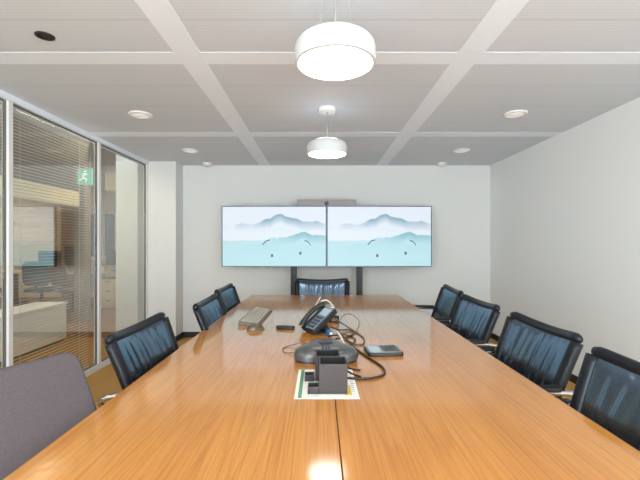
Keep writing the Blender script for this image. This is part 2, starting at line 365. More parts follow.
# venetian blinds behind the first two panels
def blind(y0, y1, label):
    t = thing('venetian_blind', label, 'blind', (XG-0.075, (y0+y1)/2, 0), 0, 'blinds behind the glass partition')
    h = (y1-y0)/2-0.04
    link('head_rail', B((-.016, -h, H-0.085), (.016, h, H-0.05)), M_['frame'], t, bevel=.003)
    bm = bmesh.new(); z = H-0.10
    ca, sa = math.cos(0.10)*0.0125, math.sin(0.10)*0.0125
    while z > 0.06:
        a = [bm.verts.new((x*ca, s*h, z + x*sa + (0.0015 if x == 0 else 0))) for s in (-1, 1) for x in (-1, 0, 1)]
        bm.faces.new((a[0], a[1], a[4], a[3])); bm.faces.new((a[1], a[2], a[5], a[4])); z -= 0.027
    link('slats', bm, M_['blind'], t)
    link('bottom_rail', B((-.012, -h, .035), (.012, h, .05)), M_['frame'], t, bevel=.003)
    for s in (-.7, .7):
        link('ladder_cord', B((.012, s*h-.002, .05), (.0135, s*h+.002, H-.085)), M_['whitep'], t)
blind(1.72, 2.90, 'open venetian blind behind the glass at the left picture edge')
blind(2.90, 4.08, 'open venetian blind behind the large middle glass panel')

# ------------------------------------------------------------------ office seen through the glass
OX0, OX1, OY0, OY1, OH = -8.0, XL-0.13, -1.6, 9.6, 2.65
struct('floor_office', B((OX0, OY0, -0.1), (OX1, OY1, 0)), M_['offfloor'], 'brown carpet of the office beyond the glass', 'floor')
struct('ceiling_office', B((OX0, OY0, OH), (OX1, OY1, OH+.1)), M_['offceil'], 'grey ceiling of the office beyond the glass', 'ceiling')
struct('wall_office_side', B((OX0-.1, OY0, -.1), (OX0, OY1, OH+.1)), M_['offwall'], 'side wall of the office beyond the glass', 'wall')
struct('wall_office_near', B((OX0, OY0-.1, -.1), (OX1, OY0, OH+.1)), M_['offwall'], 'near wall of the office beyond the glass', 'wall')
struct('wall_office_inner', B((OX1-.05, 5.61, -.1), (OX1, OY1, OH+.1)), M_['offwall'], 'inner wall of the office beyond the glass', 'wall')
struct('wall_stub', B((-2.72, 5.22, 0), (XL-0.14, 5.6, OH)), M_['stub'], 'pale grey wall end seen through the far glass panel', 'wall')
bm = bmesh.new(); wx0, wx1, wz0, wz1 = -5.85, -5.02, 1.0, 2.04
box(bm, (OX0, OY1, -.1), (wx0, OY1+.1, OH+.1)); box(bm, (wx1, OY1, -.1), (OX1, OY1+.1, OH+.1)); box(bm, (wx0, OY1, -.1), (wx1, OY1+.1, wz0)); box(bm, (wx0, OY1, wz1), (wx1, OY1+.1, OH+.1))
struct('wall_office_far', bm, M_['offwall'], 'warm far wall of the office with a window', 'wall')
bm = bmesh.new()
for a, b in (((wx0-.06, wz0-.06), (wx0, wz1+.06)), ((wx1, wz0-.06), (wx1+.09, wz1+.06)), ((wx0, wz1), (wx1, wz1+.06)), ((wx0, wz0-.06), (wx1, wz0)), ((-5.33, wz0), (-5.28, wz1))): box(bm, (a[0], OY1-.03, a[1]), (b[0], OY1+.06, b[1]))
w = struct('window_5', bm, M_['whitep'], 'white framed window in the far office wall', 'window')
link('window_pane', B((wx0, OY1+.03, wz0), (wx1, OY1+.036, wz1)), M_['tinted'], w)
struct('beam_warm_ceiling', B((-3.95, 7.2, 2.3), (OX1-.06, 9.6, OH)), M_['cream'], 'cream block added for the warm lit office ceiling', 'bulkhead')  # added block; its cream stands for warm light on the ceiling
struct('beam_office', B((-4.35, 3.9, 1.93), (-4.0, 6.5, 2.17)), M_['cream'], 'cream bulkhead under the office ceiling', 'bulkhead')
struct('column_office', B((-4.16, 6.62, 0), (-3.98, 6.8, OH)), M_['offcol'], 'grey column standing in the office', 'column')
struct('wall_office_panel', B((-6.15, 9.3, 0), (-5.85, 9.59, 2.2)), M_['brick'], 'brown wall pier in the far part of the office', 'wall')
for j, (x, y) in enumerate(((-2.78, 4.1), (-2.95, 6.9), (-5.6, 5.2), (-7.3, 8.2), (-3.3, 0.9), (-3.3, -0.6))):  # light panels added to brighten the office and the right wall
    t = thing('fill_light_panel', ('added square fill light in the office nearest the glass', 'added square office fill light beyond the far glass panel', 'added square office fill light deep behind the bulkhead', 'added square office fill light above the desk', 'added square office fill light beside the panel left of the viewer', 'added square office fill light beside the rearmost glass panel')[j], 'ceiling light', (x, y, OH), 0, 'added office fill lights')
    bm = bmesh.new()
    for a, b in (((-.32, -.32), (.32, -.3)), ((-.32, .3), (.32, .32)), ((-.32, -.3), (-.3, .3)), ((.3, -.3), (.32, .3))): box(bm, (a[0], a[1], -.03), (b[0], b[1], 0))
    link('frame', bm, M_['whitep'], t); link('diffuser', B((-.3, -.3, -.02), (.3, .3, 0)), M_['offfill'], t)
# exit sign hung from the office ceiling
t = thing('exit_sign', 'green emergency exit sign hanging in the office behind the glass', 'sign', (-3.6, 6.0, 2.22))
link('sign_body', B((-.115, -.012, 0), (.115, .012, .25)), M_['exitg'], t, bevel=.004)
bm = bmesh.new()
lathe(bm, [(0, -.016), (.017, -.016), (.017, -.011), (0, -.011)], n=16, m4=Matrix.Translation((.01, 0, .2)) @ Matrix.Rotation(-PI/2, 4, 'X') @ Matrix.Scale(-1, 4, (0, 0, 1)) @ Matrix.Translation((0, 0, .0)) @ Matrix.Scale(-1, 4, (0, 0, 1)))
def limb(p, q, w=.009):
    p, q = Vector((p[0], 0, p[1])), Vector((q[0], 0, q[1])); d = (q-p).normalized(); n = Vector((-d.z, 0, d.x))*w
    vs = [Vector(v) for v in (p-n, p+n, q+n, q-n)]
    f = [bm.verts.new((v.x, -.0145, v.z)) for v in vs]; g = [bm.verts.new((v.x, -.011, v.z)) for v in vs]
    bm.faces.new(f); bm.faces.new(g[::-1])
    for a in range(4): bm.faces.new((f[a], f[(a+1)%4], g[(a+1)%4], g[a]))
for p, q in (((0, .178), (-.02, .115)), ((0, .17), (.04, .15)), ((0, .17), (-.045, .155)), ((-.02, .115), (.025, .085)), ((.025, .085), (.02, .045)), ((-.02, .115), (-.045, .08)), ((-.045, .08), (-.085, .075))): limb(p, q)
link('running_figure', bm, M_['exitw'], t)
for s in (-.08, .08): link('hanger_rod', sweep(bmesh.new(), [(s, 0, .25), (s, 0, OH-2.22)], .004, 8), M_['whitep'], t)
# office furniture
t = thing('office_desk', 'long pale office desk far behind the glass', 'desk', (-5.0, 8.25, 0))
link('desk_top', B((-1.5, -.36, .705), (1.35, .36, .74)), M_['desk'], t, bevel=.004)
for x in (-1.4, .35, 1.25):
    bm = B((x-.025, -.3, .03), (x+.025, .3, .07)); box(bm, (x-.025, -.05, .03), (x+.025, .02, .705)); box(bm, (x-.03, -.32, 0), (x+.03, .32, .03)); link('leg', bm, M_['deskmetal'], t)
link('modesty_panel', B((-.2, .3, .25), (.3, .32, .705)), M_['bluepanel'], t)
def monitor(x, y, z, w, h, label, rz=0):
    t = thing('monitor', label, 'monitor', (x, y, z), rz, 'monitors on the office desk')
    link('screen', B((-w/2, -.02, .12), (w/2, .02, .12+h)), M_['monitor'], t, bevel=.005)
    link('stand', B((-.025, .015, .005), (.025, .045, .3)), M_['monitor'], t); link('base', B((-.1, -.07, 0), (.1, .08, .012)), M_['monitor'], t, bevel=.003)
monitor(-5.15, 8.25, .74, .42, .42, 'dark monitor on the office desk seen left of the grey column', .1)
monitor(-4.28, 8.25, .74, .46, .30, 'dark wide monitor on the office desk seen through the far glass panel', -.1)
monitor(-5.72, 8.3, .74, .46, .30, 'leftmost dark monitor on the office desk', .1)
for x, y, w, h, lb in ((-4.5, 8.02, .10, .12, 'small cream box on the office desk in front of the wide monitor'), (-4.02, 8.03, .12, .09, 'low cream box at the right end of the office desk'), (-5.3, 8.02, .16, .08, 'flat cream box on the office desk by the tall monitor')):
    t = thing('storage_box', lb, 'box', (x, y, .74), 0, 'boxes on the office desk')
    link('box_body', B((-w/2, -.06, 0), (w/2, .06, h-.02)), M_['cream'], t, bevel=.003); link('lid', B((-w/2-.004, -.064, h-.02), (w/2+.004, .064, h)), M_['whitep'], t, bevel=.002)
def office_chair(x, y, rz, mat, label):
    t = thing('office_chair', label, 'chair', (x, y, 0), rz, 'swivel chairs in the office')
    link('seat', prism(bmesh.new(), rrect(.46, .46, .08), .44, .50), mat, t, bevel=.02)
    bm = bmesh.new(); m4 = Matrix.Translation((0, -.24, .56)) @ Matrix.Rotation(PI/2+.12, 4, 'X'); prism(bm, [(a, b+.22) for a, b in rrect(.42, .44, .09)], -.025, .025, m4)
    link('backrest', bm, mat, t, bevel=.015)
    link('back_support', sweep(bmesh.new(), smoothpath([(0, -.05, .43), (0, -.22, .45), (0, -.28, .62)]), .015, 8), M_['deskmetal'], t)
    link('gas_column', lathe(bmesh.new(), [(0, .07), (.03, .07), (.025, .44), (0, .44)], n=12), M_['deskmetal'], t)
    for q in range(5):
        a = 2*PI*q/5; l = link('base_arm', sweep(bmesh.new(), [(0, 0, .1), (.26*math.cos(a), .26*math.sin(a), .075)], .018, 8), M_['deskmetal'], t)
        link('caster', lathe(bmesh.new(), [(0, -.012), (.03, -.012), (.03, .012), (0, .012)], n=14, m4=Matrix.Translation((.27*math.cos(a), .27*math.sin(a), .03)) @ Matrix.Rotation(a, 4, 'Z') @ Matrix.Rotation(PI/2, 4, 'X')), M_['deskmetal'], l)
office_chair(-5.15, 7.25, .3, M_['chairfab'], 'dark swivel chair at the office desk, seen through the middle glass panel')
office_chair(-4.55, 7.2, -.4, M_['redfab'], 'rust coloured swivel chair at the office desk')
office_chair(-5.9, 6.9, .5, M_['redfab'], 'rust coloured swivel chair farthest left in the office')
t = thing('low_cabinet', 'low white cabinet standing just behind the middle glass panel', 'cabinet', (-3.6, 4.42, 0))
link('body', B((-.2, -.95, .05), (.2, .83, .505)), M_['cabinet'], t, bevel=.003); link('top', B((-.21, -.96, .505), (.21, .84, .53)), M_['cabinet'], t, bevel=.003)
link('plinth', B((-.18, -.93, 0), (.18, .81, .05)), M_['deskmetal'], t)
t = thing('drawer_pedestal', 'cream drawer pedestal under the far office desk', 'cabinet', (-4.28, 8.15, 0))
link('body', B((-.17, -.22, 0), (.17, .22, .6)), M_['cream'], t, bevel=.004)
for z in (.05, .24, .43):
    d = link('drawer', B((-.155, -.235, z), (.155, -.22, z+.15)), M_['cream'], t, bevel=.003); link('handle', B((-.05, -.25, z+.11), (.05, -.235, z+.122)), M_['chrome'], d)

# ------------------------------------------------------------------ lamps
def pendant(y, label):
    t = thing('pendant_lamp', label, 'lamp', (0.066, y, 2.04), 0, 'round white pendant lamps')
    R_ = .164
    link('drum_shade', lathe(bmesh.new(), [(R_-.012, 0), (R_, 0.002), (R_, .062), (R_-.004, .076), (R_-.013, .089), (R_-.028, .099), (R_-.05, .105), (.03, .108), (0, .108)], n=64), M_['drum'], t, smooth=True, autosmooth=.9)
    link('diffuser', lathe(bmesh.new(), [(0, -.003), (R_-.02, -.002), (R_-.011, .002), (R_-.011, .01), (0, .01)], n=64), M_['diff'], t, smooth=True)
    hc = H-2.04
    link('uplight', lathe(bmesh.new(), [(.03, .108), (.105, .108), (.105, .112), (.03, .112), (.03, .108)], n=48), M_['upl'], t)
    link('cable', sweep(bmesh.new(), [(0, 0, .106), (0, 0, hc-.02)], .0045, 10), M_['cable'], t)
    for q in range(3):
        a = PI/2+2*PI*q/3; link('suspension_wire', sweep(bmesh.new(), [(.075*math.cos(a), .075*math.sin(a), .106), (.05*math.cos(a), .05*math.sin(a), hc-.02)], .0012, 6), M_['cable'], t)
    link('ceiling_rose', lathe(bmesh.new(), [(0, hc-.03), (.066, hc-.03), (.07, hc-.026), (.07, hc), (0, hc)], n=40), M_['whitep'], t, smooth=True, autosmooth=.6)
pendant(1.59, 'round white pendant lamp hanging nearer, at the top of the picture')
pendant(3.18, 'round white pendant lamp hanging farther, in front of the screens')
def downlight(x, y, label):
    t = thing('downlight', label, 'downlight', (x, y, H), 0, 'round ceiling downlights')
    link('trim_ring', lathe(bmesh.new(), [(.072, 0), (.092, 0), (.095, -.004), (.090, -.012), (.072, -.014), (.072, 0)], n=40), M_['whitep'], t, smooth=True)
    link('diffuser', lathe(bmesh.new(), [(0, -.010), (.0725, -.009), (.0725, 0), (0, 0)], n=40), M_['dl'], t, smooth=True)
downlight(-1.52, 3.32, 'round white downlight on the left of the ceiling, nearer one')
downlight(-1.52, 4.60, 'round white downlight on the left of the ceiling, farther one')
downlight(1.66, 3.30, 'round white downlight on the right of the ceiling, nearer one')
downlight(1.68, 4.60, 'round white downlight on the right of the ceiling, farther one')
def detector(x, y, label):
    t = thing('smoke_detector', label, 'smoke detector', (x, y, H), 0, 'ceiling detectors')
    link('base', lathe(bmesh.new(), [(0, 0), (.06, 0), (.06, -.012), (0, -.012)], n=32), M_['whitep'], t, smooth=True, autosmooth=.6)
    link('sensor_head', lathe(bmesh.new(), [(0, -.046), (.03, -.044), (.05, -.03), (.052, -.012), (0, -.012)], n=32), M_['whitep'], t, smooth=True, autosmooth=.6)
detector(-1.53, 5.33, 'small white detector on the ceiling near the corner column')
detector(1.68, 5.33, 'small white detector on the ceiling near the right end of the screen wall')
t = thing('ceiling_spotlight', 'small dark recessed spot in the upper left of the ceiling', 'spotlight', (-1.455, 2.07, H))
link('ring', lathe(bmesh.new(), [(.034, 0), (.047, 0), (.047, -.004), (.034, -.006), (.034, 0)], n=32), M_['hole'], t, smooth=True)
link('lens', lathe(bmesh.new(), [(0, -.003), (.034, -.003), (.034, 0), (0, 0)], n=32), M_['lens'], t)

# ------------------------------------------------------------------ screens
YT = 5.0
def tv(x0, x1, label):
    z0, z1 = 1.018, 1.797; cx = (x0+x1)/2
    t = thing('television', label, 'television', (cx, YT, z0), 0, 'pair of wall-wide screens'); w = (x1-x0)/2; h = z1-z0
    t['group'] = 'pair of flat screens on the stand'
    link('case', B((-w, 0.004, 0), (w, .05, h)), M_['tvback'], t, bevel=.004)
    bm = bmesh.new(); e = .011
    for a, b in (((-w, 0), (w, e)), ((-w, h-e), (w, h)), ((-w, e), (-w+e, h-e)), ((w-e, e), (w, h-e))): box(bm, (a[0], -.004, a[1]), (b[0], .006, b[1]))
    link('bezel', bm, M_['bezel'], t)
    bm = bmesh.new(); uvl = bm.loops.layers.uv.new('UVMap')
    q = [(-w+e, e), (w-e, e), (w-e, h-e), (-w+e, h-e)]
    f = bm.faces.new([bm.verts.new((a, -.001, b)) for a, b in q])
    r = bm.faces.new([bm.verts.new((a, .004, b)) for a, b in q][::-1])
    for fc in (f, r):
        for lp in fc.loops: lp[uvl].uv = ((lp.vert.co.x+w-e)/(2*w-2*e), (lp.vert.co.z-e)/(h-2*e))
    s = link('screen', bm, M_['screen'], t)
    W2, H2 = 2*(w-e), h-2*e
    def at(u, v): return Vector((-w+e+u*W2, -.0025, e+v*H2))
    def arc(u0, u1, v0, vp, name, mat, th):
        b2 = bmesh.new(); n = 10; lo = []; hi = []
        for i in range(n+1):
            s_ = i/n; u = u0+(u1-u0)*s_; v = v0+(vp-v0)*math.sin(PI*s_); tt = th*(.35+.65*math.sin(PI*s_)) if name == 'wing_picture' else th
            lo.append(b2.verts.new(at(u, v-tt))); hi.append(b2.verts.new(at(u, v+tt)))
        for i in range(n): b2.faces.new((lo[i], lo[i+1], hi[i+1], hi[i]))
        link(name, b2, mat, s)
    def stroke(p, q, th):
        b2 = bmesh.new(); P, Q = at(*p), at(*q); P.y -= .0005; Q.y -= .0005; n_ = Vector((0, 0, th*H2))
        b2.faces.new([b2.verts.new(v) for v in (P-n_, Q-n_, Q+n_, P+n_)]); link('wing_tip_picture', b2, M_['pilot'], s)
    for u0, u1, ve, vp, pu, pv in ((.40, .585, .37, .475, .48, .17), (.70, .85, .375, .455, .755, .21)):
        arc(u0, u1, ve, vp, 'wing_picture', M_['wing'], .011)
        if u0 < .5: stroke((u0-.012, .36), (u0+.025, .425), .013); stroke((u0+.025, .425), (u0+.06, .44), .009)
        else: stroke((u1-.055, .43), (u1-.02, .41), .010); stroke((u1-.02, .41), (u1+.005, .35), .012)
        arc(pu-.011, pu+.011, pv, pv+.008, 'pilot_picture', M_['pilot'], .024)
tv(-1.247, .096, 'left flat screen showing misty blue mountains')
tv(.102, 1.445, 'right flat screen showing misty blue mountains')
t = thing('screen_stand', 'dark steel floor stand with two posts carrying both screens', 'stand', (.099, YT, 0))
for x in (-.43, .43): link('post', B((x-.04, .09, .03), (x+.04, .13, 1.6)), M_['steel'], t, bevel=.004)
for x in (-.43, .43): link('foot', B((x-.05, -.22, 0), (x+.05, .4, .03)), M_['steel'], t, bevel=.005)
link('crossbar', B((-1.0, .07, 1.35), (1.0, .09, 1.45)), M_['steel'], t, bevel=.003); link('crossbar', B((-1.0, .05, 1.38), (1.0, .07, 1.42)), M_['steel'], t)
t = thing('video_bar', 'slim grey video bar with a camera above the gap between the screens', 'video bar', (.099, YT+.03, 1.72))
link('bar_body', B((-.385, 0.022, 0), (.385, .06, .165)), M_['bar'], t, bevel=.008)
link('camera_lens', lathe(bmesh.new(), [(0, .0), (.016, .0), (.02, .01), (.024, .012), (.024, .05), (0, .05)], n=24, m4=Matrix.Translation((0, -.028, .115)) @ Matrix.Rotation(-PI/2, 4, 'X')), M_['lens'], t, smooth=True, autosmooth=.6)

# ------------------------------------------------------------------ table
TX0, TX1, TC, TY0, TY1, TZ = -.766, .883, .0585, .45, 4.36, .74
t = thing('conference_table', 'long honey oak conference table with a centre seam', 'table', (TC, (TY0+TY1)/2, 0))
ly = (TY1-TY0)/2
for a, b in ((TX0-TC, -.0012), (.0012, TX1-TC)): link('tabletop', B((a, -ly, .71), (b, ly, TZ)), M_['oak'], t, bevel=.002)
for y in (-1.1, 1.1):
    bm = prism(bmesh.new(), [(a, b+y) for a, b in rrect(.5, .3, .03)], .02, .69); link('pedestal', bm, M_['steel'], t)
    link('base_plate', prism(bmesh.new(), [(a, b+y) for a, b in rrect(.62, .5, .04)], 0, .02), M_['steel'], t, bevel=.004)
link('under_frame', B((-.3, -1.6, .685), (.3, 1.6, .71)), M_['steel'], t)

# ------------------------------------------------------------------ leather chairs (facing local +Y)
def leather_chair(label, lean=1):
    t = thing('leather_conference_chair', label, 'chair', (0, 0, 0), 0, 'black leather chairs around the table')
    rnd = random.Random(4)
    folds = [(lean*(-.74+.215*i+rnd.uniform(-.04, .04)), lean*rnd.uniform(.12, .50), rnd.uniform(.055, .095), rnd.uniform(.006, .011)) for i in range(7)]
    def yc(v): return -.115-.155*v**1.15
    def zc(u, v): return .43+.445*v + (.018*(u*u)*v)
    def hw(v): return .262+.034*v
    def curve(u): return .030*u*u
    bm = bmesh.new(); nu, nv = 84, 30; F = {}; K = {}
    for i in range(nu+1):
        u = -1+2*i/nu
        for j in range(nv+1):
            v = j/nv; ed = (1-abs(u)**8)**.5 * (1-abs(2*v-1)**10)**.5
            d = 0
            for c, sl, s_, a in folds:
                d += a*math.exp(-((u-(c+sl*(1-v)*.7))/s_)**2)
            d *= max(0, math.sin(PI*min(1, max(0, v*1.02))))**.5*(1-.8*abs(u)**4)
            F[i, j] = bm.verts.new((u*hw(v)*.97, yc(v)+curve(u)+.002+(.026+d-.003)*ed, zc(u, v)))
            K[i, j] = F[i, j] if i in (0, nu) or j in (0, nv) else bm.verts.new((u*hw(v)*.97, yc(v)+curve(u)-.022*ed, zc(u, v)))
    for i in range(nu):
        for j in range(nv):
            for D in (F, K):
                q = [D[i, j], D[i+1, j], D[i+1, j+1], D[i, j+1]]
                if D is K and all(x in F.values() for x in ()) : pass
                try: bm.faces.new(q)
                except ValueError: pass
    link('backrest', bm, M_['leather'], t, smooth=True)
    # head roll along the top edge and bolsters along the sides
    pts = [((u)*hw(1)*1.02, yc(1)+curve(u)+.004, .868+.022*u*u) for u in [-1+2*i/24 for i in range(25)]]
    link('head_roll', sweep(bmesh.new(), pts, lambda s_: .028*(1-(abs(2*s_-1))**20*.4), 16, sx=1.0, sy=.82), M_['trimleather'], t, smooth=True)
    for s in (-1, 1):
        pts = [(s*hw(v)*1.0, yc(v)+curve(1)+.004, zc(1, v)) for v in [i/16*.96 for i in range(17)]]
        link('side_bolster', sweep(bmesh.new(), pts, lambda s_: .024, 14, up=(s, 0, 0), sx=1.25, sy=1.0), M_['trimleather'], t, smooth=True)
    # seat
    bm = bmesh.new(); poly = rrect(.53, .48, .07); prism(bm, [(a, b+.10) for a, b in poly], .385, .465)
    link('seat', bm, M_['leather'], t, bevel=.028, seg=4)
    # chrome cantilever frame, arms included
    def side(s):
        return [(s*.235, -.20, .585), (s*.285, -.27, .60), (s*.318, -.25, .64), (s*.322, -.16, .66), (s*.322, .08, .665), (s*.322, .24, .655), (s*.32, .30, .60), (s*.315, .27, .40), (s*.30, .24, .10), (s*.295, .20, .022), (s*.295, .0, .014), (s*.295, -.22, .014), (s*.22, -.30, .014)]
    p = side(-1) + [(0, -.30, .014)] + side(1)[::-1]
    link('frame', sweep(bmesh.new(), smoothpath(p, 6), .0125, 10), M_['chrome'], t, smooth=True)
    link('seat_rail', sweep(bmesh.new(), smoothpath([(-.31, .26, .375), (-.2, .27, .37), (.2, .27, .37), (.31, .26, .375)], 6), .0125, 10), M_['chrome'], t, smooth=True)
    for s in (-1, 1):
        bm = bmesh.new(); prism(bm, [(a+s*.322, b+.03) for a, b in rrect(.048, .34, .02)], .668, .692)
        link('armrest', bm, M_['armpad'], t, bevel=.008)
        link('back_bracket', B((s*.25-.03, -.235, .57), (s*.25+.03, -.19, .60)), M_['armpad'], t, bevel=.006)
    return t
c0 = leather_chair('black leather chair on the right side nearest the viewer, cut by the picture edge')
def put(o, top, toward, turn=0):
    """place so that the middle of the top of the back is at `top` and the chair faces angle `toward`"""
    a = toward - PI/2 + turn; off = Vector((0, -.272)); ca, sa = math.cos(a), math.sin(a)
    o.location = (top[0]-(off.x*ca-off.y*sa), top[1]-(off.x*sa+off.y*ca), 0); o.rotation_euler = (0, 0, a)
put(c0, (1.125, 1.235), PI, .02)
c1 = leather_chair('black leather chair on the left side beside the grey upholstered chair', -1)
put(c1, (-.955, 2.00), 0)
for top, tw, turn, lb in (
    ((1.185, 2.02), PI, .0, 'black leather chair on the right side, second from the viewer'),
    ((1.195, 2.84), PI, .02, 'black leather chair on the right side, third from the viewer'),
    ((1.265, 3.60), PI, -.08, 'black leather chair on the right side farthest from the viewer'),
    ((-.862, 2.88), 0, .03, 'black leather chair in the middle of the left side of the table'),
    ((-.93, 3.70), 0, .0, 'black leather chair on the left side nearest the screens'),
    ((.035, 4.57), -PI/2, .0, 'black leather chair at the far head of the table below the screens')):
    c = dup(c1 if tw == 0 else c0, (0, 0, 0), 0, lb); put(c, top, tw, turn)

# grey upholstered chair
t = thing('upholstered_chair', 'mauve grey upholstered chair in the lower left foreground', 'chair', (0, 0, 0))
bm = bmesh.new(); m4 = Matrix.Translation((0, -.15, .40)) @ Matrix.Rotation(PI/2+.40, 4, 'X')
poly = [(a*(1.06-.12*(b+.26)/.53), b+.275) for a, b in rrect(.56, .55, .055, 8)]
prism(bm, poly, -.035, .035, m4)
link('backrest', bm, M_['greyfab'], t, bevel=.022, seg=4)
bm = bmesh.new(); prism(bm, [(a, b+.10) for a, b in rrect(.54, .50, .06, 6)], .36, .47); link('seat', bm, M_['greyfab'], t, bevel=.025, seg=4)
for sx in (-1, 1):
    for y0, y1 in ((.30, .33), (-.10, -.18)): link('leg', sweep(bmesh.new(), [(sx*.22, y0, .37), (sx*.245, y1, 0)], lambda s_: .018-.006*s_, 12), M_['steel'], t, smooth=True)
a = math.radians(-113.6); top = Vector((-1.03, 1.235)); off = Vector((0, -.15-.53*math.sin(.40)))
t.rotation_euler = (0, 0, a); t.location = (top.x-(off.x*math.cos(a)-off.y*math.sin(a)), top.y-(off.x*math.sin(a)+off.y*math.cos(a)), 0)

# ------------------------------------------------------------------ things on the table
# printed sheet
t = thing('printed_sheet', 'white printed sheet with a green stripe lying under the pen cup', 'paper', (.029, 1.60, TZ))
link('sheet', B((-.121, -.165, 0), (.121, .165, .0012)), M_['paper'], t)
link('green_stripe', B((-.108, -.163, .0012), (-.094, .163, .0016)), M_['green'], t)
link('yellow_patch', B((.068, -.135, .0012), (.096, -.03, .0016)), M_['yellow'], t)
bm = bmesh.new()
for r in range(14):
    y = -.145+.022*r; box(bm, (-.075, y, .0012), (-.075+random.uniform(.04, .06), y+.006, .0015)); box(bm, (.099, y, .0012), (.099+random.uniform(.010, .018), y+.006, .0015))
link('text_lines', bm, M_['ink'], t)
# pen cups
def cup(x, y, rz, label, w=.108, h=.114):
    t = thing('pen_cup', label, 'pen cup', (x, y, TZ+.0012), rz, 'taupe desk cups')
    def tube(bm, a, th, z0, z1):
        box(bm, (-a, -a, z0), (a, -a+th, z1)); box(bm, (-a, a-th, z0), (a, a, z1)); box(bm, (-a, -a+th, z0), (-a+th, a-th, z1)); box(bm, (a-th, -a+th, z0), (a, a-th, z1))
    bm = bmesh.new(); th = .005; a = w/2
    box(bm, (-a, -a, 0), (a, a, .008)); tube(bm, a, th, .008, h)
    link('cup_body', bm, M_['cup'], t, bevel=.0015)
    bm = B((-a+th, -a+th, .008), (a-th, a-th, .011)); tube(bm, a-th, .002, .011, h-.004)
    link('shade_lining', bm, M_['cupin'], t)  # dark shell added to put shade inside the cup
cup(.054, 1.530, 0, 'square taupe pen cup standing in front on the printed sheet')
cup(.036, 1.668, .03, 'square taupe pen cup standing behind the front cup', .104, .104)
def clipbox(x, y, w, d, h, label):
    t = thing('clip_tray', label, 'tray', (x, y, TZ+.0012), 0, 'small dark trays by the pen cups')
    bm = bmesh.new(); box(bm, (-w/2, -d/2, 0), (w/2, d/2, .006)); th = .004
    box(bm, (-w/2, -d/2, .006), (w/2, -d/2+th, h)); box(bm, (-w/2, d/2-th, .006), (w/2, d/2, h)); box(bm, (-w/2, -d/2+th, .006), (-w/2+th, d/2-th, h)); box(bm, (w/2-th, -d/2+th, .006), (w/2, d/2-th, h))
    link('tray_body', bm, M_['cup'], t, bevel=.001); link('shade_lining', B((-w/2+th, -d/2+th, .006), (w/2-th, d/2-th, h*.7)), M_['cupin'], t)
clipbox(-.040, 1.635, .04, .045, .026, 'small dark tray left of the rear pen cup')
clipbox(-.022, 1.50, .042, .05, .028, 'small dark tray left of the front pen cup')
# conference phone : three-legged dome
t = thing('conference_phone', 'dark grey domed conference phone behind the pen cups', 'conference phone', (.034, 1.965, TZ), 0)
def star(a):  # outline radius of a three-legged plan, legs at -150, -30 and 90 degrees
    c = math.cos(3*(a-PI/2)); return .142+.028*c
bm = bmesh.new(); n = 96; prof = [(1.0, .012), (1.0, .033), (.985, .044), (.94, .053), (.84, .061), (.66, .067), (.48, .071), (.3, .073), (.12, .074)]
rings = []
for s_, z in prof:
    rr = []
    for q in range(n):
        aa = 2*PI*q/n; r_ = star(aa); rc = r_*s_ + (1-s_)*(.10-.10)*0; rr.append(bm.verts.new((rc*math.cos(aa), rc*math.sin(aa), z)))
    rings.append(rr)
for A_, C_ in zip(rings, rings[1:]):
    for q in range(n): bm.faces.new((A_[q], A_[(q+1)%n], C_[(q+1)%n], C_[q]))
bm.faces.new(rings[-1]); bm.faces.new(rings[0][::-1])
link('dome', bm, M_['conf'], t, smooth=True, autosmooth=1.0)
bm = bmesh.new(); prism(bm, [(star(2*PI*q/n)*.97*math.cos(2*PI*q/n), star(2*PI*q/n)*.97*math.sin(2*PI*q/n)) for q in range(n)], 0, .012); link('base', bm, M_['confdark'], t)
link('speaker_grille', lathe(bmesh.new(), [(0, .0772), (.035, .076), (.04, .070), (0, .06)], n=40), M_['confdark'], t, smooth=True)
bm = bmesh.new()
for i in range(3):
    for j in range(4): box(bm, (-.022+.016*i, -.088+.011*j, .058+.0015*j), (-.010+.016*i, -.080+.011*j, .0695+.0015*j))
link('keypad', bm, M_['keys'], t)
# desk phone : a tilted slab on a rear foot
t = thing('desk_phone', 'black desk phone with a blue grey face, left of the tangled cables', 'desk phone', (-.075, 2.475, TZ), math.radians(-58))
w, tl = .078, math.radians(37)
fm = Matrix.Translation((0, .0, .034)) @ Matrix.Rotation(tl, 4, 'X')
link('housing', B((-w, -.006, -.034), (w, .205, 0), fm), M_['phone'], t, bevel=.006)
bm = bmesh.new()
prof = [(.02, 0), (.145, 0), (.150, .012), (.09, .085), (.07, .07), (.11, .014), (.02, .012)]
lo = [bm.verts.new((-.05, y, z)) for y, z in prof]; hi = [bm.verts.new((.05, y, z)) for y, z in prof]
bm.faces.new(lo); bm.faces.new(hi[::-1])
for q in range(7): bm.faces.new((lo[q], hi[q], hi[(q+1)%7], lo[(q+1)%7]))
link('foot', bm, M_['phone'], t)
fp = link('face_plate', B((-.026, .004, 0), (.070, .195, .004), fm), M_['phoneface'], t, bevel=.0015)
link('display', B((-.018, .125, .004), (.062, .185, .006), fm), M_['lcd'], fp)
bm = bmesh.new()
for i in range(3):
    for j in range(4): box(bm, (-.014+.027*i, .015+.026*j, .004), (.006+.027*i, .032+.026*j, .0075), fm)
link('keypad', bm, M_['keys'], fp, bevel=.001)
hp = [(-.053, .0, .012), (-.053, .03, .028), (-.053, .10, .036), (-.053, .17, .028), (-.053, .20, .012)]
link('handset', sweep(bmesh.new(), smoothpath([fm @ Vector(p) for p in hp], 5), lambda s_: .016+.008*abs(2*s_-1)**3, 12), M_['phone'], t, smooth=True)
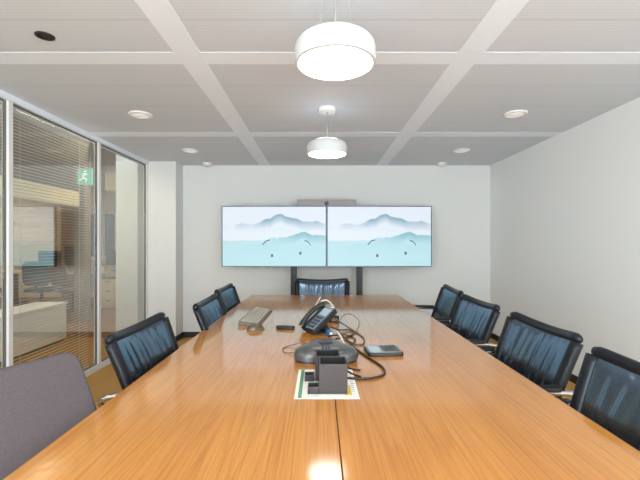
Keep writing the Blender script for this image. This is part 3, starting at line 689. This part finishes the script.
# remote + calculator style handset
t = thing('cordless_handset', 'slim dark handset with a pale display and keypad, right of the conference phone', 'handset', (.335, 2.045, TZ), math.radians(4))
link('body', prism(bmesh.new(), rrect(.185, .15, .02), 0, .020), M_['phone'], t, bevel=.005)
link('top_plate', prism(bmesh.new(), rrect(.172, .137, .016), .020, .0225), M_['silver'], t)
link('display', B((-.078, -.052, .0225), (-.018, .05, .0245)), M_['lcd'], t, bevel=.001)
bm = bmesh.new()
for i in range(4):
    for j in range(4): box(bm, (-.004+.021*i, -.055+.029*j, .0225), (.012+.021*i, -.034+.029*j, .0265))
link('keypad', bm, M_['keys'], t, bevel=.001)
t = thing('remote_control', 'small black remote lying between the mouse and the desk phone', 'remote control', (-.225, 2.62, TZ), math.radians(75))
link('body', prism(bmesh.new(), rrect(.045, .125, .012), 0, .020), M_['phone'], t, bevel=.006)
bm = bmesh.new()
for j in range(6):
    for i in range(2): box(bm, (-.012+.014*i, -.05+.014*j, .02), (-.002+.014*i, -.042+.014*j, .0225))
link('buttons', bm, M_['keys'], t); link('sensor_tip', B((-.015, .058, .006), (.015, .064, .015)), M_['lens'], t)
# keyboard and mouse
t = thing('keyboard', 'grey computer keyboard lying lengthwise near the left table edge', 'keyboard', (-.480, 3.01, TZ), math.radians(-1.5))
bm = bmesh.new(); pf = [(-.074, 0), (.074, 0), (.074, .014), (-.074, .034)]
A_ = [bm.verts.new((x, -.30, z)) for x, z in pf]; C_ = [bm.verts.new((x, .30, z)) for x, z in pf]
bm.faces.new(A_); bm.faces.new(C_[::-1])
for q in range(4): bm.faces.new((A_[q], C_[q], C_[(q+1)%4], A_[(q+1)%4]))
link('case', bm, M_['kbd'], t, bevel=.003)
km = Matrix.Translation((-.074, 0, .034)) @ Matrix.Rotation(math.atan2(.02, .148), 4, 'Y')
bm = bmesh.new()
for r in range(5):
    y = -.285
    while y < .275:
        wk = .0165 if (r != 4 or y < -.12 or y > .1) else .09
        box(bm, (.016+.0245*r, y, .0), (.0365+.0245*r, y+wk, .006), km); y += wk+.0035
link('keys', bm, M_['keycap'], t)
t = thing('computer_mouse', 'dark computer mouse with a silver back in front of the keyboard', 'mouse', (-.42, 2.585, TZ), math.radians(-65))
bm = bmesh.new(); bmesh.ops.create_uvsphere(bm, u_segments=28, v_segments=16, radius=1)
for v in bm.verts:
    x, y, z = v.co; v.co = (x*.034*(1-.12*y), y*.058, max(0, z)*.036*(1-.18*y)+.004 if z > 0 else 0.0)
link('shell', bm, M_['mousetop'], t, smooth=True)
bm = bmesh.new(); prism(bm, [(.0365*math.cos(2*PI*q/32), .060*math.sin(2*PI*q/32)) for q in range(32)], 0, .010); link('base', bm, M_['kbd'], t, bevel=.002)
link('scroll_wheel', lathe(bmesh.new(), [(0, -.004), (.009, -.004), (.009, .004), (0, .004)], n=16, m4=Matrix.Translation((0, .036, .024)) @ Matrix.Rotation(PI/2, 4, 'Y')), M_['phone'], t)
# cables (points are x, y, height above the table)
def cable(name, pts, r, mat, label, closed=False):
    bm = sweep(bmesh.new(), smoothpath([(x, y, TZ+max(r, z)) for x, y, z in pts], 8), r, 8)
    return tag(link(name, bm, M_[mat], None, smooth=True), label, 'cable', 'cables tangled behind the phones')
cable('audio_cable', [(.19, 2.135, .004), (.23, 1.985, .004), (.265, 1.88, .004), (.29, 1.79, .004), (.288, 1.71, .004), (.255, 1.66, .004), (.19, 1.635, .004), (.11, 1.645, .004)], .0055, 'black_cable', 'thick dark cable looping out to the right beside the pen cup')
cable('audio_cable', [(.12, 1.80, .02), (.14, 1.775, .004), (.185, 1.75, .004)], .004, 'black_cable', 'short dark cable end lying just right of the conference phone base')
cable('audio_cable', [(.105, 1.74, .02), (.14, 1.71, .004), (.178, 1.665, .004)], .004, 'black_cable', 'short dark cable end running into the thick loop by the cup')
cable('network_cable', [(.10, 2.68, .06), (.16, 2.64, .03), (.235, 2.50, .004), (.268, 2.34, .004), (.245, 2.20, .004), (.19, 2.22, .004), (.145, 2.38, .01), (.12, 2.52, .02)], .0055, 'grey_cable', 'mid grey cable in a wide loop above the slim handset')
cable('network_cable', [(.135, 2.62, .03), (.165, 2.75, .06), (.22, 2.85, .06), (.265, 2.75, .05), (.27, 2.62, .03), (.22, 2.45, .004), (.16, 2.36, .004)], .003, 'grey_cable', 'thin grey cable arching highest in the tangle')
cable('network_cable', [(.07, 2.45, .05), (.13, 2.50, .02), (.20, 2.56, .006), (.22, 2.46, .006), (.15, 2.33, .01), (.10, 2.26, .02)], .004, 'black_cable', 'dark cable curled tight beside the desk phone')
cable('network_cable', [(.06, 2.34, .02), (.12, 2.40, .01), (.17, 2.42, .006), (.215, 2.30, .006), (.16, 2.12, .004), (.20, 2.0, .004)], .004, 'black_cable', 'dark cable running from the desk phone towards the slim handset')
cable('network_cable', [(.11, 2.30, .05), (.128, 2.24, .03), (.142, 2.12, .01)], .006, 'white_cable', 'short white cable between the desk phone and the slim handset')
cable('headset_cable', [(-.10, 2.17, .02), (-.175, 2.16, .004), (-.195, 2.10, .004), (-.172, 2.03, .004), (-.115, 2.02, .01)], .0028, 'grey_cable', 'thin brown grey cable looped at the left of the conference phone')
cable('display_cable', [(-.065, 3.20, .004), (-.04, 3.27, .035), (.0, 3.40, .085), (.012, 3.45, .10)], .006, 'white_cable', 'pale cable rising behind the desk phone')
cable('display_cable', [(.015, 3.05, .12), (.06, 3.05, .13), (.10, 3.0, .10), (.125, 2.95, .03), (.12, 2.85, .006)], .006, 'white_cable', 'white cable bending down behind the desk phone')
t = thing('cable_adapter', 'small black adapter block behind the desk phone', 'adapter', (.10, 2.86, TZ), .4)
link('block', prism(bmesh.new(), rrect(.085, .06, .01), 0, .045), M_['phone'], t, bevel=.005); link('socket', B((-.02, -.032, .012), (.02, -.03, .03)), M_['silver'], t)
t = thing('table_camera', 'small grey device with a white front standing behind the desk phone', 'camera', (.085, 3.02, TZ), -.2)
link('body', prism(bmesh.new(), rrect(.075, .05, .015), .0, .10), M_['silver'], t, bevel=.01); link('front', B((-.025, -.028, .03), (.025, -.025, .085)), M_['whitep'], t)
t = thing('network_plug', 'bright blue plug between the desk phone and the cables', 'plug', (.062, 2.42, TZ), .5)
link('housing', B((-.015, -.022, 0), (.015, .022, .036)), M_['blue'], t, bevel=.006); link('clip', B((-.008, -.027, .012), (.008, -.022, .026)), M_['whitep'], t)

# ------------------------------------------------------------------ light, sky, camera
wd = bpy.data.worlds.new('World'); S.world = wd; wd.use_nodes = True
bg = wd.node_tree.nodes['Background']; bg.inputs[0].default_value = (0.86, 0.93, 1.0, 1); bg.inputs[1].default_value = 10.5
def portal(name, loc, rot, sx, sy):
    l = bpy.data.lights.new(name, 'AREA'); l.shape = 'RECTANGLE'; l.size = sx; l.size_y = sy; l.cycles.is_portal = True
    o = bpy.data.objects.new(name, l); COL.objects.link(o); o.location = loc; o.rotation_euler = rot
portal('window_portal', ((WX0+WX1)/2, YF-.12, (WZ0+WZ1)/2), (PI/2, 0, 0), WX1-WX0, WZ1-WZ0)
portal('office_window_portal', ((wx0+wx1)/2, OY1+.12, (wz0+wz1)/2), (-PI/2, 0, 0), wx1-wx0, wz1-wz0)

cam = bpy.data.cameras.new('camera'); cam.sensor_width = 36; cam.lens = 390/640*36; cam.shift_x = 1/640; cam.shift_y = 4/640; cam.clip_start = .02
co = bpy.data.objects.new('camera', cam); COL.objects.link(co); co.location = (0, 0, 1.31); co.rotation_euler = (PI/2, 0, 0)
S.camera = co
S.view_settings.view_transform = 'Standard'; S.view_settings.look = 'None'; S.view_settings.gamma = 1; S.view_settings.use_curve_mapping = False
S.view_settings.exposure = 0.28
S.cycles.max_bounces = 10; S.cycles.transparent_max_bounces = 16
